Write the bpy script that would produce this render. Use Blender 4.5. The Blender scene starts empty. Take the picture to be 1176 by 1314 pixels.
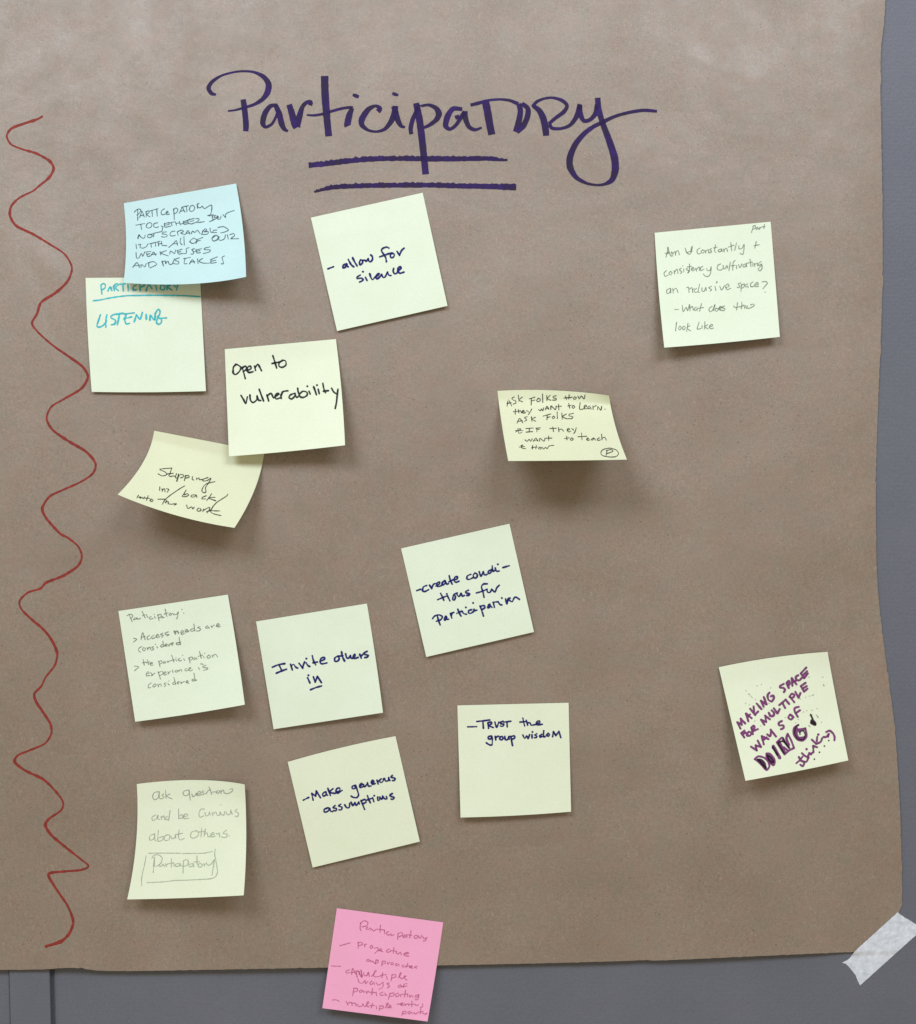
import bpy, math, random
from mathutils import Vector, noise

random.seed(7)
scene = bpy.context.scene
COL = scene.collection

# ------------------------------------------------------------------ camera, world, lamps
S = 0.00052            # metres per unit of the working plan (a note is 76 mm)
CX, CY = 588.0, 657.0  # middle of the plan
DIST = 0.85

cam_d = bpy.data.cameras.new('camera')
cam = bpy.data.objects.new('camera', cam_d)
COL.objects.link(cam)
cam.location = (0, -DIST, 0)
cam.rotation_euler = (math.pi / 2, 0, 0)
cam_d.sensor_fit = 'VERTICAL'
cam_d.angle = 2 * math.atan(657 * S / DIST)
cam_d.clip_start = 0.01
cam_d.clip_end = 50
scene.camera = cam

world = bpy.data.worlds.new('World')
scene.world = world
world.use_nodes = True
bg = world.node_tree.nodes['Background']
bg.inputs[0].default_value = (1.0, 0.82, 0.58, 1)
bg.inputs[1].default_value = 0.52

def area_lamp(name, loc, target, size, power, colour):
    d = bpy.data.lights.new(name, 'AREA')
    d.shape = 'RECTANGLE'
    d.size, d.size_y = size
    d.energy = power
    d.color = colour
    o = bpy.data.objects.new(name, d)
    COL.objects.link(o)
    o.location = loc
    o.rotation_euler = (Vector(target) - Vector(loc)).to_track_quat('-Z', 'Y').to_euler()
    return o

area_lamp('ceiling_lamp', (-0.76, -1.36, 1.12), (0, 0, 0), (0.85, 0.55), 20.4, (0.85, 0.93, 1.05))
area_lamp('ceiling_lamp', (0.68, -1.36, 1.12), (0, 0, 0), (0.85, 0.55), 16.2, (0.85, 0.93, 1.05))

vs = scene.view_settings
vs.view_transform = 'Standard'
vs.look = 'None'
vs.exposure = 0.0
vs.gamma = 1.0
vs.use_curve_mapping = False

# ------------------------------------------------------------------ helpers
def plan(px, py, h=0.0):
    """plan position and height above the paper plane (metres) -> 3-D point"""
    k = S * (DIST - h) / DIST
    return Vector(((px - CX) * k, -h, (CY - py) * k))

def link(name, me, parent=None, loc=None):
    o = bpy.data.objects.new(name, me)
    COL.objects.link(o)
    if parent is not None:
        o.parent = parent
    if loc is not None:
        o.location = loc
    return o

def mesh(name, verts, faces, mat, smooth=True):
    me = bpy.data.meshes.new(name)
    me.from_pydata([tuple(v) for v in verts], [], faces)
    me.materials.append(mat)
    if smooth:
        me.polygons.foreach_set('use_smooth', [True] * len(faces))
    me.update()
    return me

def sheet_mesh(name, pts, mat, thick, origin):
    """pts[j][i] rows of 3-D points, front towards -Y; builds front, back and rim"""
    nv, nu = len(pts), len(pts[0])
    V, F = [], []
    for row in pts:
        V += [p - origin for p in row]
    n = len(V)
    for row in pts:
        V += [p - origin + Vector((0, thick, 0)) for p in row]
    ix = lambda j, i: j * nu + i
    for j in range(nv - 1):
        for i in range(nu - 1):
            a, b, c, d = ix(j, i), ix(j + 1, i), ix(j + 1, i + 1), ix(j, i + 1)
            F.append((a, b, c, d))
            F.append((n + d, n + c, n + b, n + a))
    ring = [(0, i) for i in range(nu)] + [(j, nu - 1) for j in range(1, nv)] + \
           [(nv - 1, i) for i in range(nu - 2, -1, -1)] + [(j, 0) for j in range(nv - 2, 0, -1)]
    base = len(V)
    for (j, i) in ring:
        V.append(pts[j][i] - origin)
        V.append(pts[j][i] - origin + Vector((0, thick, 0)))
    m = len(ring)
    for k in range(m):
        a, b = base + 2 * k, base + 2 * ((k + 1) % m)
        F.append((a, b, b + 1, a + 1))
    return mesh(name, V, F, mat)

def nodes(mat):
    mat.use_nodes = True
    nt = mat.node_tree
    return nt, nt.nodes, nt.links, nt.nodes['Principled BSDF']

def noise_node(N, L, coord, scale, detail=4.0, rough=0.6):
    t = N.new('ShaderNodeTexNoise')
    t.inputs['Scale'].default_value = scale
    t.inputs['Detail'].default_value = detail
    t.inputs['Roughness'].default_value = rough
    L.new(coord, t.inputs['Vector'])
    return t

def ramp(N, L, src, stops):
    r = N.new('ShaderNodeValToRGB')
    cr = r.color_ramp
    while len(cr.elements) < len(stops):
        cr.elements.new(0.5)
    for e, (p, c) in zip(cr.elements, stops):
        e.position = p
        e.color = (*c, 1) if len(c) == 3 else c
    L.new(src, r.inputs[0])
    return r

def mix_col(N, L, fac, a, b, mode='MIX'):
    m = N.new('ShaderNodeMix')
    m.data_type = 'RGBA'
    m.blend_type = mode
    for sock, v in ((m.inputs[0], fac), (m.inputs[6], a), (m.inputs[7], b)):
        if isinstance(v, (int, float)):
            sock.default_value = v
        elif isinstance(v, tuple):
            sock.default_value = (*v, 1)
        else:
            L.new(v, sock)
    return m.outputs[2]

# ------------------------------------------------------------------ materials
def kraft_material():
    mat = bpy.data.materials.new('kraft_paper')
    nt, N, L, P = nodes(mat)
    co = N.new('ShaderNodeTexCoord').outputs['Object']
    base = (0.231, 0.181, 0.140)
    fine = noise_node(N, L, co, 1500, 3, 0.7)
    r1 = ramp(N, L, fine.outputs[0], [(0.28, (0.76, 0.76, 0.76)), (0.72, (1.24, 1.24, 1.24))])
    c = mix_col(N, L, 1.0, base, r1.outputs[0], 'MULTIPLY')
    mid = noise_node(N, L, co, 420, 4, 0.65)
    r2 = ramp(N, L, mid.outputs[0], [(0.30, (0.91, 0.90, 0.90)), (0.70, (1.09, 1.10, 1.10))])
    c = mix_col(N, L, 1.0, c, r2.outputs[0], 'MULTIPLY')
    blot = noise_node(N, L, co, 14, 5, 0.6)
    r3 = ramp(N, L, blot.outputs[0], [(0.32, (0.92, 0.91, 0.89)), (0.68, (1.07, 1.08, 1.09))])
    c = mix_col(N, L, 1.0, c, r3.outputs[0], 'MULTIPLY')
    hue = noise_node(N, L, co, 75, 3, 0.6)
    r4 = ramp(N, L, hue.outputs[0], [(0.32, (1.05, 0.98, 0.97)), (0.68, (0.95, 1.015, 1.02))])
    c = mix_col(N, L, 1.0, c, r4.outputs[0], 'MULTIPLY')
    # sparse dark specks and pale fibres
    vor = N.new('ShaderNodeTexVoronoi')
    vor.inputs['Scale'].default_value = 230
    L.new(co, vor.inputs['Vector'])
    rs = ramp(N, L, vor.outputs['Distance'], [(0.07, (1, 1, 1)), (0.15, (0, 0, 0))])
    sel = ramp(N, L, vor.outputs['Color'], [(0.72, (0, 0, 0)), (0.84, (0.75, 0.75, 0.75))])
    spk = mix_col(N, L, 1.0, rs.outputs[0], sel.outputs[0], 'MULTIPLY')
    c = mix_col(N, L, spk, c, (0.09, 0.065, 0.045))
    mp = N.new('ShaderNodeMapping')
    mp.inputs['Scale'].default_value = (1.0, 1.0, 0.35)
    mp.inputs['Rotation'].default_value = (0, 0.6, 0)
    L.new(co, mp.inputs['Vector'])
    fib = noise_node(N, L, mp.outputs[0], 900, 2, 0.5)
    rf = ramp(N, L, fib.outputs[0], [(0.64, (0, 0, 0)), (0.76, (0.40, 0.40, 0.40))])
    c = mix_col(N, L, rf.outputs[0], c, (0.40, 0.33, 0.27))
    L.new(c, P.inputs['Base Color'])
    patch = noise_node(N, L, co, 32, 5, 0.65)
    rr = ramp(N, L, patch.outputs[0], [(0.3, (0.60, 0.60, 0.60)), (0.7, (0.39, 0.39, 0.39))])
    L.new(rr.outputs[0], P.inputs['Roughness'])
    P.inputs['Specular IOR Level'].default_value = 0.90
    bp = N.new('ShaderNodeBump')
    bp.inputs['Strength'].default_value = 0.45
    bp.inputs['Distance'].default_value = 0.00025
    L.new(fine.outputs[0], bp.inputs['Height'])
    b2 = N.new('ShaderNodeBump')
    b2.inputs['Strength'].default_value = 0.35
    b2.inputs['Distance'].default_value = 0.0006
    wav = noise_node(N, L, co, 130, 4, 0.6)
    L.new(wav.outputs[0], b2.inputs['Height'])
    L.new(bp.outputs[0], b2.inputs['Normal'])
    L.new(b2.outputs[0], P.inputs['Normal'])
    return mat

def note_material(name, colour):
    mat = bpy.data.materials.new(name)
    nt, N, L, P = nodes(mat)
    co = N.new('ShaderNodeTexCoord').outputs['Object']
    fine = noise_node(N, L, co, 900, 4, 0.7)
    r1 = ramp(N, L, fine.outputs[0], [(0.3, (0.965, 0.965, 0.96)), (0.7, (1.03, 1.03, 1.03))])
    c = mix_col(N, L, 1.0, colour, r1.outputs[0], 'MULTIPLY')
    soft = noise_node(N, L, co, 40, 3, 0.5)
    r2 = ramp(N, L, soft.outputs[0], [(0.3, (0.975, 0.985, 0.96)), (0.7, (1.015, 1.01, 1.02))])
    c = mix_col(N, L, 1.0, c, r2.outputs[0], 'MULTIPLY')
    L.new(c, P.inputs['Base Color'])
    P.inputs['Roughness'].default_value = 0.65
    P.inputs['Specular IOR Level'].default_value = 0.3
    bp = N.new('ShaderNodeBump')
    bp.inputs['Strength'].default_value = 0.25
    bp.inputs['Distance'].default_value = 0.0001
    L.new(fine.outputs[0], bp.inputs['Height'])
    L.new(bp.outputs[0], P.inputs['Normal'])
    tr = N.new('ShaderNodeBsdfTranslucent')
    L.new(c, tr.inputs['Color'])
    mx = N.new('ShaderNodeMixShader')
    mx.inputs[0].default_value = 0.12
    L.new(P.outputs[0], mx.inputs[1])
    L.new(tr.outputs[0], mx.inputs[2])
    L.new(mx.outputs[0], N['Material Output'].inputs['Surface'])
    return mat

def ink_material(name, colour, alpha=1.0, var=0.25, scale=700):
    mat = bpy.data.materials.new(name)
    nt, N, L, P = nodes(mat)
    co = N.new('ShaderNodeTexCoord').outputs['Object']
    n = noise_node(N, L, co, scale, 3, 0.7)
    lo = tuple(x * (1 - var) for x in colour)
    hi = tuple(x * (1 + var) for x in colour)
    r = ramp(N, L, n.outputs[0], [(0.3, lo), (0.7, hi)])
    L.new(r.outputs[0], P.inputs['Base Color'])
    P.inputs['Roughness'].default_value = 0.6
    P.inputs['Specular IOR Level'].default_value = 0.12
    if alpha < 1:
        a0, a1 = max(0, alpha - 0.25), min(1, alpha + 0.2)
        ra = ramp(N, L, n.outputs[0], [(0.3, (a0,) * 3), (0.7, (a1,) * 3)])
        L.new(ra.outputs[0], P.inputs['Alpha'])
    return mat

def wall_material():
    mat = bpy.data.materials.new('grey_wall_covering')
    nt, N, L, P = nodes(mat)
    co = N.new('ShaderNodeTexCoord').outputs['Object']
    mp = N.new('ShaderNodeMapping')
    mp.inputs['Scale'].default_value = (1.0, 1.0, 0.6)
    L.new(co, mp.inputs['Vector'])
    weave = N.new('ShaderNodeTexVoronoi')
    weave.inputs['Scale'].default_value = 620
    weave.inputs['Randomness'].default_value = 0.6
    L.new(mp.outputs[0], weave.inputs['Vector'])
    big = noise_node(N, L, co, 9, 4, 0.6)
    r = ramp(N, L, big.outputs[0], [(0.3, (0.124, 0.135, 0.168)), (0.7, (0.142, 0.152, 0.184))])
    fine = noise_node(N, L, co, 1300, 3, 0.7)
    rf = ramp(N, L, fine.outputs[0], [(0.3, (0.90, 0.90, 0.90)), (0.7, (1.10, 1.10, 1.10))])
    c = mix_col(N, L, 1.0, r.outputs[0], rf.outputs[0], 'MULTIPLY')
    L.new(c, P.inputs['Base Color'])
    P.inputs['Roughness'].default_value = 0.5
    P.inputs['Specular IOR Level'].default_value = 0.2
    bp = N.new('ShaderNodeBump')
    bp.inputs['Strength'].default_value = 0.42
    bp.inputs['Distance'].default_value = 0.0004
    L.new(weave.outputs['Distance'], bp.inputs['Height'])
    L.new(bp.outputs[0], P.inputs['Normal'])
    return mat

def tape_material():
    mat = bpy.data.materials.new('masking_tape_paper')
    nt, N, L, P = nodes(mat)
    co = N.new('ShaderNodeTexCoord').outputs['Object']
    n = noise_node(N, L, co, 260, 5, 0.7)
    r = ramp(N, L, n.outputs[0], [(0.3, (0.55, 0.62, 0.72)), (0.7, (0.80, 0.87, 0.97))])
    L.new(r.outputs[0], P.inputs['Base Color'])
    P.inputs['Roughness'].default_value = 0.5
    P.inputs['Alpha'].default_value = 0.88
    crepe = noise_node(N, L, co, 700, 3, 0.6)
    bp = N.new('ShaderNodeBump')
    bp.inputs['Strength'].default_value = 0.5
    bp.inputs['Distance'].default_value = 0.0003
    L.new(crepe.outputs[0], bp.inputs['Height'])
    L.new(bp.outputs[0], P.inputs['Normal'])
    return mat

M_KRAFT = kraft_material()
M_WALL = wall_material()
M_TAPE = tape_material()
NOTE = {
    'mint': note_material('pale_yellow_note', (0.780, 0.885, 0.735)),
    'pale': note_material('soft_yellow_note', (0.80, 0.88, 0.70)),
    'yellow': note_material('warm_yellow_note', (0.73, 0.775, 0.56)),
    'blue': note_material('pale_blue_note', (0.56, 0.79, 0.82)),
    'pink': note_material('pink_note', (0.96, 0.46, 0.71)),
}
INK = {
    'title': ink_material('violet_marker', (0.026, 0.013, 0.085), 0.97, 0.55, 90),
    'red': ink_material('red_marker', (0.265, 0.038, 0.030), 0.90, 0.25, 300),
    'teal_pen': ink_material('slate_ballpoint', (0.055, 0.100, 0.120), 0.74),
    'cyan': ink_material('turquoise_felt_pen', (0.050, 0.500, 0.580), 0.90, 0.2, 400),
    'navy': ink_material('navy_felt_pen', (0.008, 0.010, 0.135), 0.98, 0.3),
    'black': ink_material('black_felt_pen', (0.012, 0.016, 0.022), 0.97, 0.3),
    'fine_black': ink_material('black_fine_pen', (0.030, 0.038, 0.022), 0.76),
    'grey': ink_material('grey_pencil', (0.30, 0.35, 0.30), 0.74),
    'dim': ink_material('dark_grey_pencil', (0.17, 0.21, 0.165), 0.64),
    'faint': ink_material('faint_pencil', (0.40, 0.46, 0.37), 0.74),
    'purple': ink_material('purple_felt_pen', (0.185, 0.042, 0.165), 0.96, 0.25),
    'plum': ink_material('black_over_purple', (0.020, 0.008, 0.024), 0.92, 0.3),
    'rose': ink_material('crimson_pencil', (0.52, 0.13, 0.28), 0.60),
}

# ------------------------------------------------------------------ the wall behind
WALL_H = -0.0042
def prism(name, corners, h0, h1, mat, bevel):
    """corners in plan units, clockwise from top left; from height h0 (back) to h1 (front)"""
    V = [Vector(((x - CX) * S, -h1, (CY - y) * S)) for x, y in corners]
    V += [Vector(((x - CX) * S, -h0, (CY - y) * S)) for x, y in corners]
    F = [(3, 2, 1, 0), (4, 5, 6, 7)] + [(i, (i + 1) % 4, 4 + (i + 1) % 4, 4 + i) for i in range(4)]
    me = mesh(name, V, F, mat, smooth=False)
    o = link(name, me)
    b = o.modifiers.new('bevel', 'BEVEL')
    b.width = bevel
    b.segments = 3
    o['kind'] = 'structure'
    return o

def seam(x, y):          # the wall joint leans very slightly
    return x + 0.026 * (y - 1244)
T, B = -900, 2200
prism('wall_panel', [(seam(63.5, T), T), (2600, T), (2600, B), (seam(63.5, B), B)], WALL_H - 0.0105, WALL_H, M_WALL, 0.0042)
prism('wall_panel', [(-1500, T), (seam(9, T), T), (seam(9, B), B), (-1500, B)], -0.02, WALL_H, M_WALL, 0.0006)
prism('wall_trim', [(seam(10, T), T), (seam(62, T), T), (seam(62, B), B), (seam(10, B), B)], -0.02, WALL_H + 0.0018, M_WALL, 0.0007)
prism('wall_backing', [(-1500, T), (2600, T), (2600, B), (-1500, B)], -0.035, WALL_H - 0.0030, M_WALL, 0.001)

# ------------------------------------------------------------------ the brown sheet
RIGHT = [(-400, 1139), (-100, 1138), (0, 1136.4), (30, 1134.5), (60, 1131), (110, 1130), (190, 1131.5), (330, 1133), (420, 1131),
         (520, 1127), (600, 1124.5), (700, 1124.5), (740, 1126), (780, 1129), (850, 1137.5), (930, 1148), (1000, 1153),
         (1060, 1156), (1100, 1157), (1162, 1157.5), (1170, 1153.5), (1185, 1151), (1300, 1150)]
BOTTOM = [(-500, 1247), (0, 1244.5), (40, 1244.3), (64, 1243.5), (80, 1242.3), (96, 1242), (108, 1243), (121, 1245), (140, 1245.9), (170, 1246),
          (250, 1244.8), (400, 1242), (570, 1238.7), (700, 1236), (800, 1233.2), (828, 1232), (842, 1232.6), (960, 1227.5), (1085, 1222),
          (1160, 1219.5), (1300, 1217)]
def curve(tab, t):
    if t <= tab[0][0]:
        return tab[0][1]
    for k in range(len(tab) - 1):
        (a, va), (b, vb) = tab[k], tab[k + 1]
        if t <= b:
            p0 = tab[k - 1] if k else tab[k]
            p3 = tab[k + 2] if k + 2 < len(tab) else tab[k + 1]
            m0 = (vb - p0[1]) / max(1e-6, (b - p0[0])) * (b - a)
            m1 = (p3[1] - va) / max(1e-6, (p3[0] - a)) * (b - a)
            s = (t - a) / (b - a)
            return ((2*s**3 - 3*s*s + 1) * va + (s**3 - 2*s*s + s) * m0 + (-2*s**3 + 3*s*s) * vb + (s**3 - s*s) * m1)
    return tab[-1][1]

CREASE = [  # (x0, y0, x1, y1, depth mm, width)
    (98, 560, 105, 1244, 0.13, 7), (150, 120, 240, 560, 0.16, 20), (60, 40, 230, 190, 0.12, 16),
    (20, 300, 190, 470, 0.10, 14), (700, 20, 640, 420, 0.10, 22), (930, 60, 1010, 300, 0.10, 22),
    (470, 560, 640, 700, 0.10, 20), (1040, 480, 990, 820, 0.08, 20), (330, 20, 300, 240, 0.10, 16),
    (840, 640, 860, 1200, 0.08, 26),
]
rc = random.Random(21)
for _k in range(26):
    _x, _y = rc.uniform(-20, 1120), rc.uniform(-20, 1200)
    _a, _l = rc.uniform(0, math.pi), rc.uniform(70, 260)
    CREASE.append((_x, _y, _x + _l * math.cos(_a), _y + _l * math.sin(_a), rc.choice((-1, 1)) * rc.uniform(0.03, 0.085), rc.uniform(5, 11)))
def sheet_h(x, y):
    """height of the sheet in metres (relative to the paper plane)"""
    h = 0.85 * noise.noise(Vector((x / 260, y / 300, 1.3)))
    h += 0.72 * noise.noise(Vector((x / 105, y / 95, 7.7)))
    h += 0.17 * noise.noise(Vector((x / 38, y / 34, 2.1)))
    for x0, y0, x1, y1, d, w in CREASE:
        dx, dy = x1 - x0, y1 - y0
        l2 = dx * dx + dy * dy
        t = ((x - x0) * dx + (y - y0) * dy) / l2
        if -0.1 < t < 1.1:
            s = ((x - x0) * dy - (y - y0) * dx) / math.sqrt(l2)
            s += 6 * noise.noise(Vector((t * 4, x0, 3)))
            if abs(s) < 4 * w:
                f = min(1, (t + 0.1) / 0.3, (1.1 - t) / 0.3)
                h += 3.3 * d * f * math.exp(-(s / w) ** 2)
    # the free right edge rolls back to the wall
    e = (x - (curve(RIGHT, y) - 75)) / 75
    if e > 0:
        h -= 2.9 * e * e
    # pressed down under the tape
    d2 = (x - 1130) ** 2 + (y - 1205) ** 2
    k = math.exp(-d2 / 75.0 ** 2)
    h = h * (1 - k) + (-3.7) * k
    # bottom edge stands off the wall a little, with one ripple
    b = (y - 1170) / 75
    if b > 0:
        h += 0.9 * b * b * (1 - k) * (0.6 + 0.4 * math.sin(x / 170)) + 1.0 * b * b * math.exp(-((x - 98) / 22) ** 2)
    return max(h, -3.9) * 0.001

def build_sheet():
    nu, nv = 330, 330
    origin = plan(400, 400, 0)
    pts = []
    for j in range(nv + 1):
        v = j / nv
        row = []
        for i in range(nu + 1):
            u = i / nu
            x0 = -500 + u * (1157 + 500)
            y = -400 + v * (curve(BOTTOM, x0) + 400)
            x = -500 + u * (curve(RIGHT, y) + 500)
            y = -400 + v * (curve(BOTTOM, x) + 400)
            if u in (0.0, 1.0):
                x += 0.9 * noise.noise(Vector((u * 50, y / 6, 0))) - 2.2 * max(0, noise.noise(Vector((3, y / 13, 6))) - 0.30) + 1.0 * max(0, noise.noise(Vector((9, y / 22, 4)))) ** 2 * 3
            if v == 1.0:
                y += 0.7 * noise.noise(Vector((x / 6, 5, 0))) - 1.6 * max(0, noise.noise(Vector((x / 14, 3, 6))) - 0.30)
            row.append(plan(x, y, sheet_h(x, y)))
        pts.append(row)
    o = link('kraft_paper_sheet', None, loc=origin)
    o.empty_display_size = 0.05
    link('paper', sheet_mesh('paper', pts, M_KRAFT, 0.00018, origin), o)
    o['label'] = 'large brown kraft paper sheet taped to the grey wall, titled Participatory'
    o['category'] = 'paper sheet'
    return o, origin

sheet, sheet_o = build_sheet()

# ------------------------------------------------------------------ pen strokes
def parse(win, text):
    """stroke points 'x,y' or 'x,y,w' in the window's own units -> plan units"""
    x0, y0, z = win
    out = []
    for st in text.split(';'):
        st = st.strip()
        if not st:
            continue
        w = None
        if st.startswith('w'):
            head, st = st.split(' ', 1)
            w = float(head[1:])
        pts = []
        for p in st.split():
            c = [float(q) for q in p.split(',')]
            pts.append((x0 + c[0] / z, y0 + c[1] / z, c[2] / z if len(c) > 2 else w))
        out.append(pts)
    return out

def resample(pts, step):
    if len(pts) == 1:
        return pts
    P = [pts[0]] + pts + [pts[-1]]
    out = []
    for k in range(1, len(P) - 2):
        p0, p1, p2, p3 = P[k - 1], P[k], P[k + 1], P[k + 2]
        L = math.hypot(p2[0] - p1[0], p2[1] - p1[1])
        n = max(1, int(math.ceil(L / step)))
        for i in range(n):
            t = i / n
            q = []
            for c in range(2):
                # tension 0.42 keeps tight turns from overshooting
                m1 = 0.42 * (p2[c] - p0[c])
                m2 = 0.42 * (p3[c] - p1[c])
                q.append((2*t**3 - 3*t*t + 1) * p1[c] + (t**3 - 2*t*t + t) * m1 +
                         (-2*t**3 + 3*t*t) * p2[c] + (t**3 - t*t) * m2)
            q.append(p1[2] + (p2[2] - p1[2]) * t)
            out.append(tuple(q))
    out.append(pts[-1])
    return out

def strokes_mesh(name, strokes, width, surf, mat, origin, step=1.3, rough=0.0, seed=0, jit=0.12, start=0, cap=True):
    """ribbons lying on a surface; surf(px,py,lift) -> 3-D point"""
    V, F = [], []
    for si, st in enumerate(strokes):
        st = [(x, y, (width if w is None else w)) for x, y, w in st]
        lift = 0.00005 + 0.000006 * ((start + si) % 30)
        if len(st) == 1:
            x, y, w = st[0]
            r = w * 0.62
            b = len(V)
            for k in range(10):
                a = -2 * math.pi * k / 10
                V.append(surf(x + r * math.cos(a), y + r * math.sin(a), lift) - origin)
            F.append(tuple(range(b, b + 10)))
            continue
        q = resample(st, step)
        n = len(q)
        Lf, Rt = [], []
        for i in range(n):
            a, b = q[max(0, i - 1)], q[min(n - 1, i + 1)]
            dx, dy = b[0] - a[0], b[1] - a[1]
            l = math.hypot(dx, dy) or 1e-6
            nx, ny = -dy / l, dx / l
            w = q[i][2] * (1 + jit * 1.5 * noise.noise(Vector((q[i][0] / 5, q[i][1] / 5, seed + si))))
            hw = w / 2
            up = hw
            if rough:
                up = hw + rough * (abs(noise.noise(Vector((q[i][0] / 1.6, 3, seed)))) + 0.7 * noise.noise(Vector((q[i][0] / 4.5, 9, seed))))
            Lf.append((q[i][0] - nx * up, q[i][1] - ny * up))
            Rt.append((q[i][0] + nx * hw, q[i][1] + ny * hw))
        b = len(V)
        for i in range(n):
            lf = lift + 0.000004 * i / n
            V.append(surf(*Lf[i], lf) - origin)
            V.append(surf(*Rt[i], lf) - origin)
        for i in range(n - 1):
            F.append((b + 2*i, b + 2*i + 1, b + 2*i + 3, b + 2*i + 2))
        if cap:
            for end in (0, n - 1):
                o_ = q[end]
                p_ = q[1] if end == 0 else q[n - 2]
                ang = math.atan2(o_[1] - p_[1], o_[0] - p_[0])
                hw = o_[2] / 2
                c0 = len(V)
                m = 6
                for k in range(m + 1):
                    a = ang - math.pi / 2 + math.pi * k / m
                    V.append(surf(o_[0] + hw * math.cos(a), o_[1] + hw * math.sin(a), lift + (0 if end == 0 else 0.000004)) - origin)
                F.append(tuple(range(c0 + m, c0 - 1, -1)))
    me = mesh(name, V, F, mat, smooth=False)
    return me

def on_sheet(px, py, lift):
    return plan(px, py, sheet_h(px, py) + lift)

A = (250, 80, 3.794)
Bw = (550, 80, 3.794)
title = parse(A, """
105,157,10 82,151,20 68,125,22 85,95,18 130,65,12 190,48,10 240,43,11 290,48,13 335,70,22 360,105,30 355,145,30 330,180,22 290,205,16 250,218,14 200,232,11 162,237,8;
236,180,26 243,225,28 250,300,29 249,336,26;
403,207,14 368,214,22 342,250,28 332,295,27 346,315,16 376,300,14 396,265,14 408,232,16;
394,208,22 412,250,29 424,300,29 438,326,20 455,335,10;
460,205,28 474,250,32 488,300,36 497,318,34;
499,315,30 511,262,30 525,217,22 545,195,18 565,193,20 562,210,22;
545,256,8 580,258,12 620,252,14 660,240,14 715,225,14 758,219,14 770,222,16;
768,222,20 754,255,30 744,300,34 746,311,32;
633,66,36 635,150,37 643,260,35 653,360,32;
770,157,14 785,163,20 800,168,14;
892,240,26 903,224,22 880,212,14 845,230,26 815,275,32 815,305,25 845,330,14 885,337,12 925,325,18 955,290,26 972,250,30 978,212,28;
972,214,30 985,270,30 1004,308,20 1025,316,10;
962,150,12 975,155,18 992,160,10;
1055,350,20 1052,320,22 1063,275,22 1083,232,20 1096,205,16;
1078,198,30 1095,280,34 1110,400,34 1125,545,32
""") + parse(Bw, """
-35,213,14 0,207,14 36,222,24 51,250,31 38,280,24 5,305,18 -22,318,12;
165,228,18 120,226,24 94,262,30 84,308,27 106,325,16 136,303,18 160,265,22 178,240,22;
178,237,26 181,275,27 198,314,22 228,328,16 260,317,9;
130,270,20 150,262,20;
205,208,16 245,198,18 290,185,12 345,180,12 395,185,14 437,202,20;
278,192,36 288,240,36 300,310,36 309,352,34;
440,200,26 448,240,27 437,300,30 424,338,26;
455,200,20 484,225,25 482,265,27 461,310,28 430,339,22;
505,215,14 530,190,16 565,176,12 605,172,12 650,185,18 675,210,18 660,240,20 620,270,18 585,300,16;
508,210,16 540,235,28 560,275,32 571,330,33 573,357,30;
590,300,18 602,320,18 645,322,14 690,305,18 723,260,26 738,203,24;
737,205,22 740,250,26 756,283,20 785,280,18 813,250,24 823,205,26;
824,172,28 830,230,28 850,300,28 880,380,32 905,460,36 910,520,36 895,570,28 860,592,15 820,597,11 770,588,14 720,560,22 690,510,32 690,460,32 715,400,28 755,350,24 800,315,20 850,290,20 910,262,16 980,243,16 1050,233,17 1113,238,14
""")
title_o = link('title_lettering', strokes_mesh('title_lettering', title, 5, on_sheet, INK['title'], sheet_o, 1.5, jit=0.05, cap=False), sheet)
UL1 = parse(A, "555,502,25 650,492,26 740,481,25 850,471,26 1000,468,24 1150,470,26 1288,470,24 1420,468,22 1478,473,18 1524,477,7")
UL2 = parse(A, "582,632,7 610,623,14 640,615,19 700,606,22 850,600,23 1000,598,24 1150,598,24 1288,602,23 1420,604,25 1500,606,29 1566,608,32")
for u in (UL1, UL2):
    link('underline', strokes_mesh('underline', u, 6, on_sheet, INK['title'], sheet_o, 0.7, rough=2.2, seed=len(u), cap=False, start=12), sheet)
R1 = parse((0, 130, 2.346), "127,46 110,55 70,68 35,82 21,105 35,130 70,145 110,157 150,180 162,203 148,230 118,255 100,270 60,290 35,315 31,345 50,375 100,400 150,430 195,460 217,500 205,540 170,575 125,605 112,640 97,668 115,695 160,735 210,770 250,800 265,830 245,865 190,898 155,920 141,955 160,990 210,1025 260,1055 288,1090 280,1120 245,1145 190,1170 150,1190 128,1225 140,1255 180,1300 205,1314")[0]
R2 = parse((0, 690, 2.346), "235,25 247,55 235,85 190,115 140,135 122,153 85,165 60,190 65,215 95,245 135,280 160,315 173,350 165,385 138,420 125,447 104,470 110,495 130,525 152,560 155,590 135,620 90,640 55,655 45,675 75,700 130,727 165,760 190,795 185,820 150,845 137,865 155,895 190,925 240,965 267,988 245,1000 190,1005 150,1010 150,1025 175,1065 205,1110 221,1155 210,1190 185,1215 140,1230")[0]
wavy = R1 + R2
wavy = [(x, y, 3.1 + 0.6 * math.sin(i * 0.9) + (1.0 if i > len(wavy) - 5 else 0)) for i, (x, y, w) in enumerate(wavy)]
link('wavy_line', strokes_mesh('wavy_line', [wavy], 3.6, on_sheet, INK['red'], sheet_o, 1.6, jit=0.25), sheet)

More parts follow.
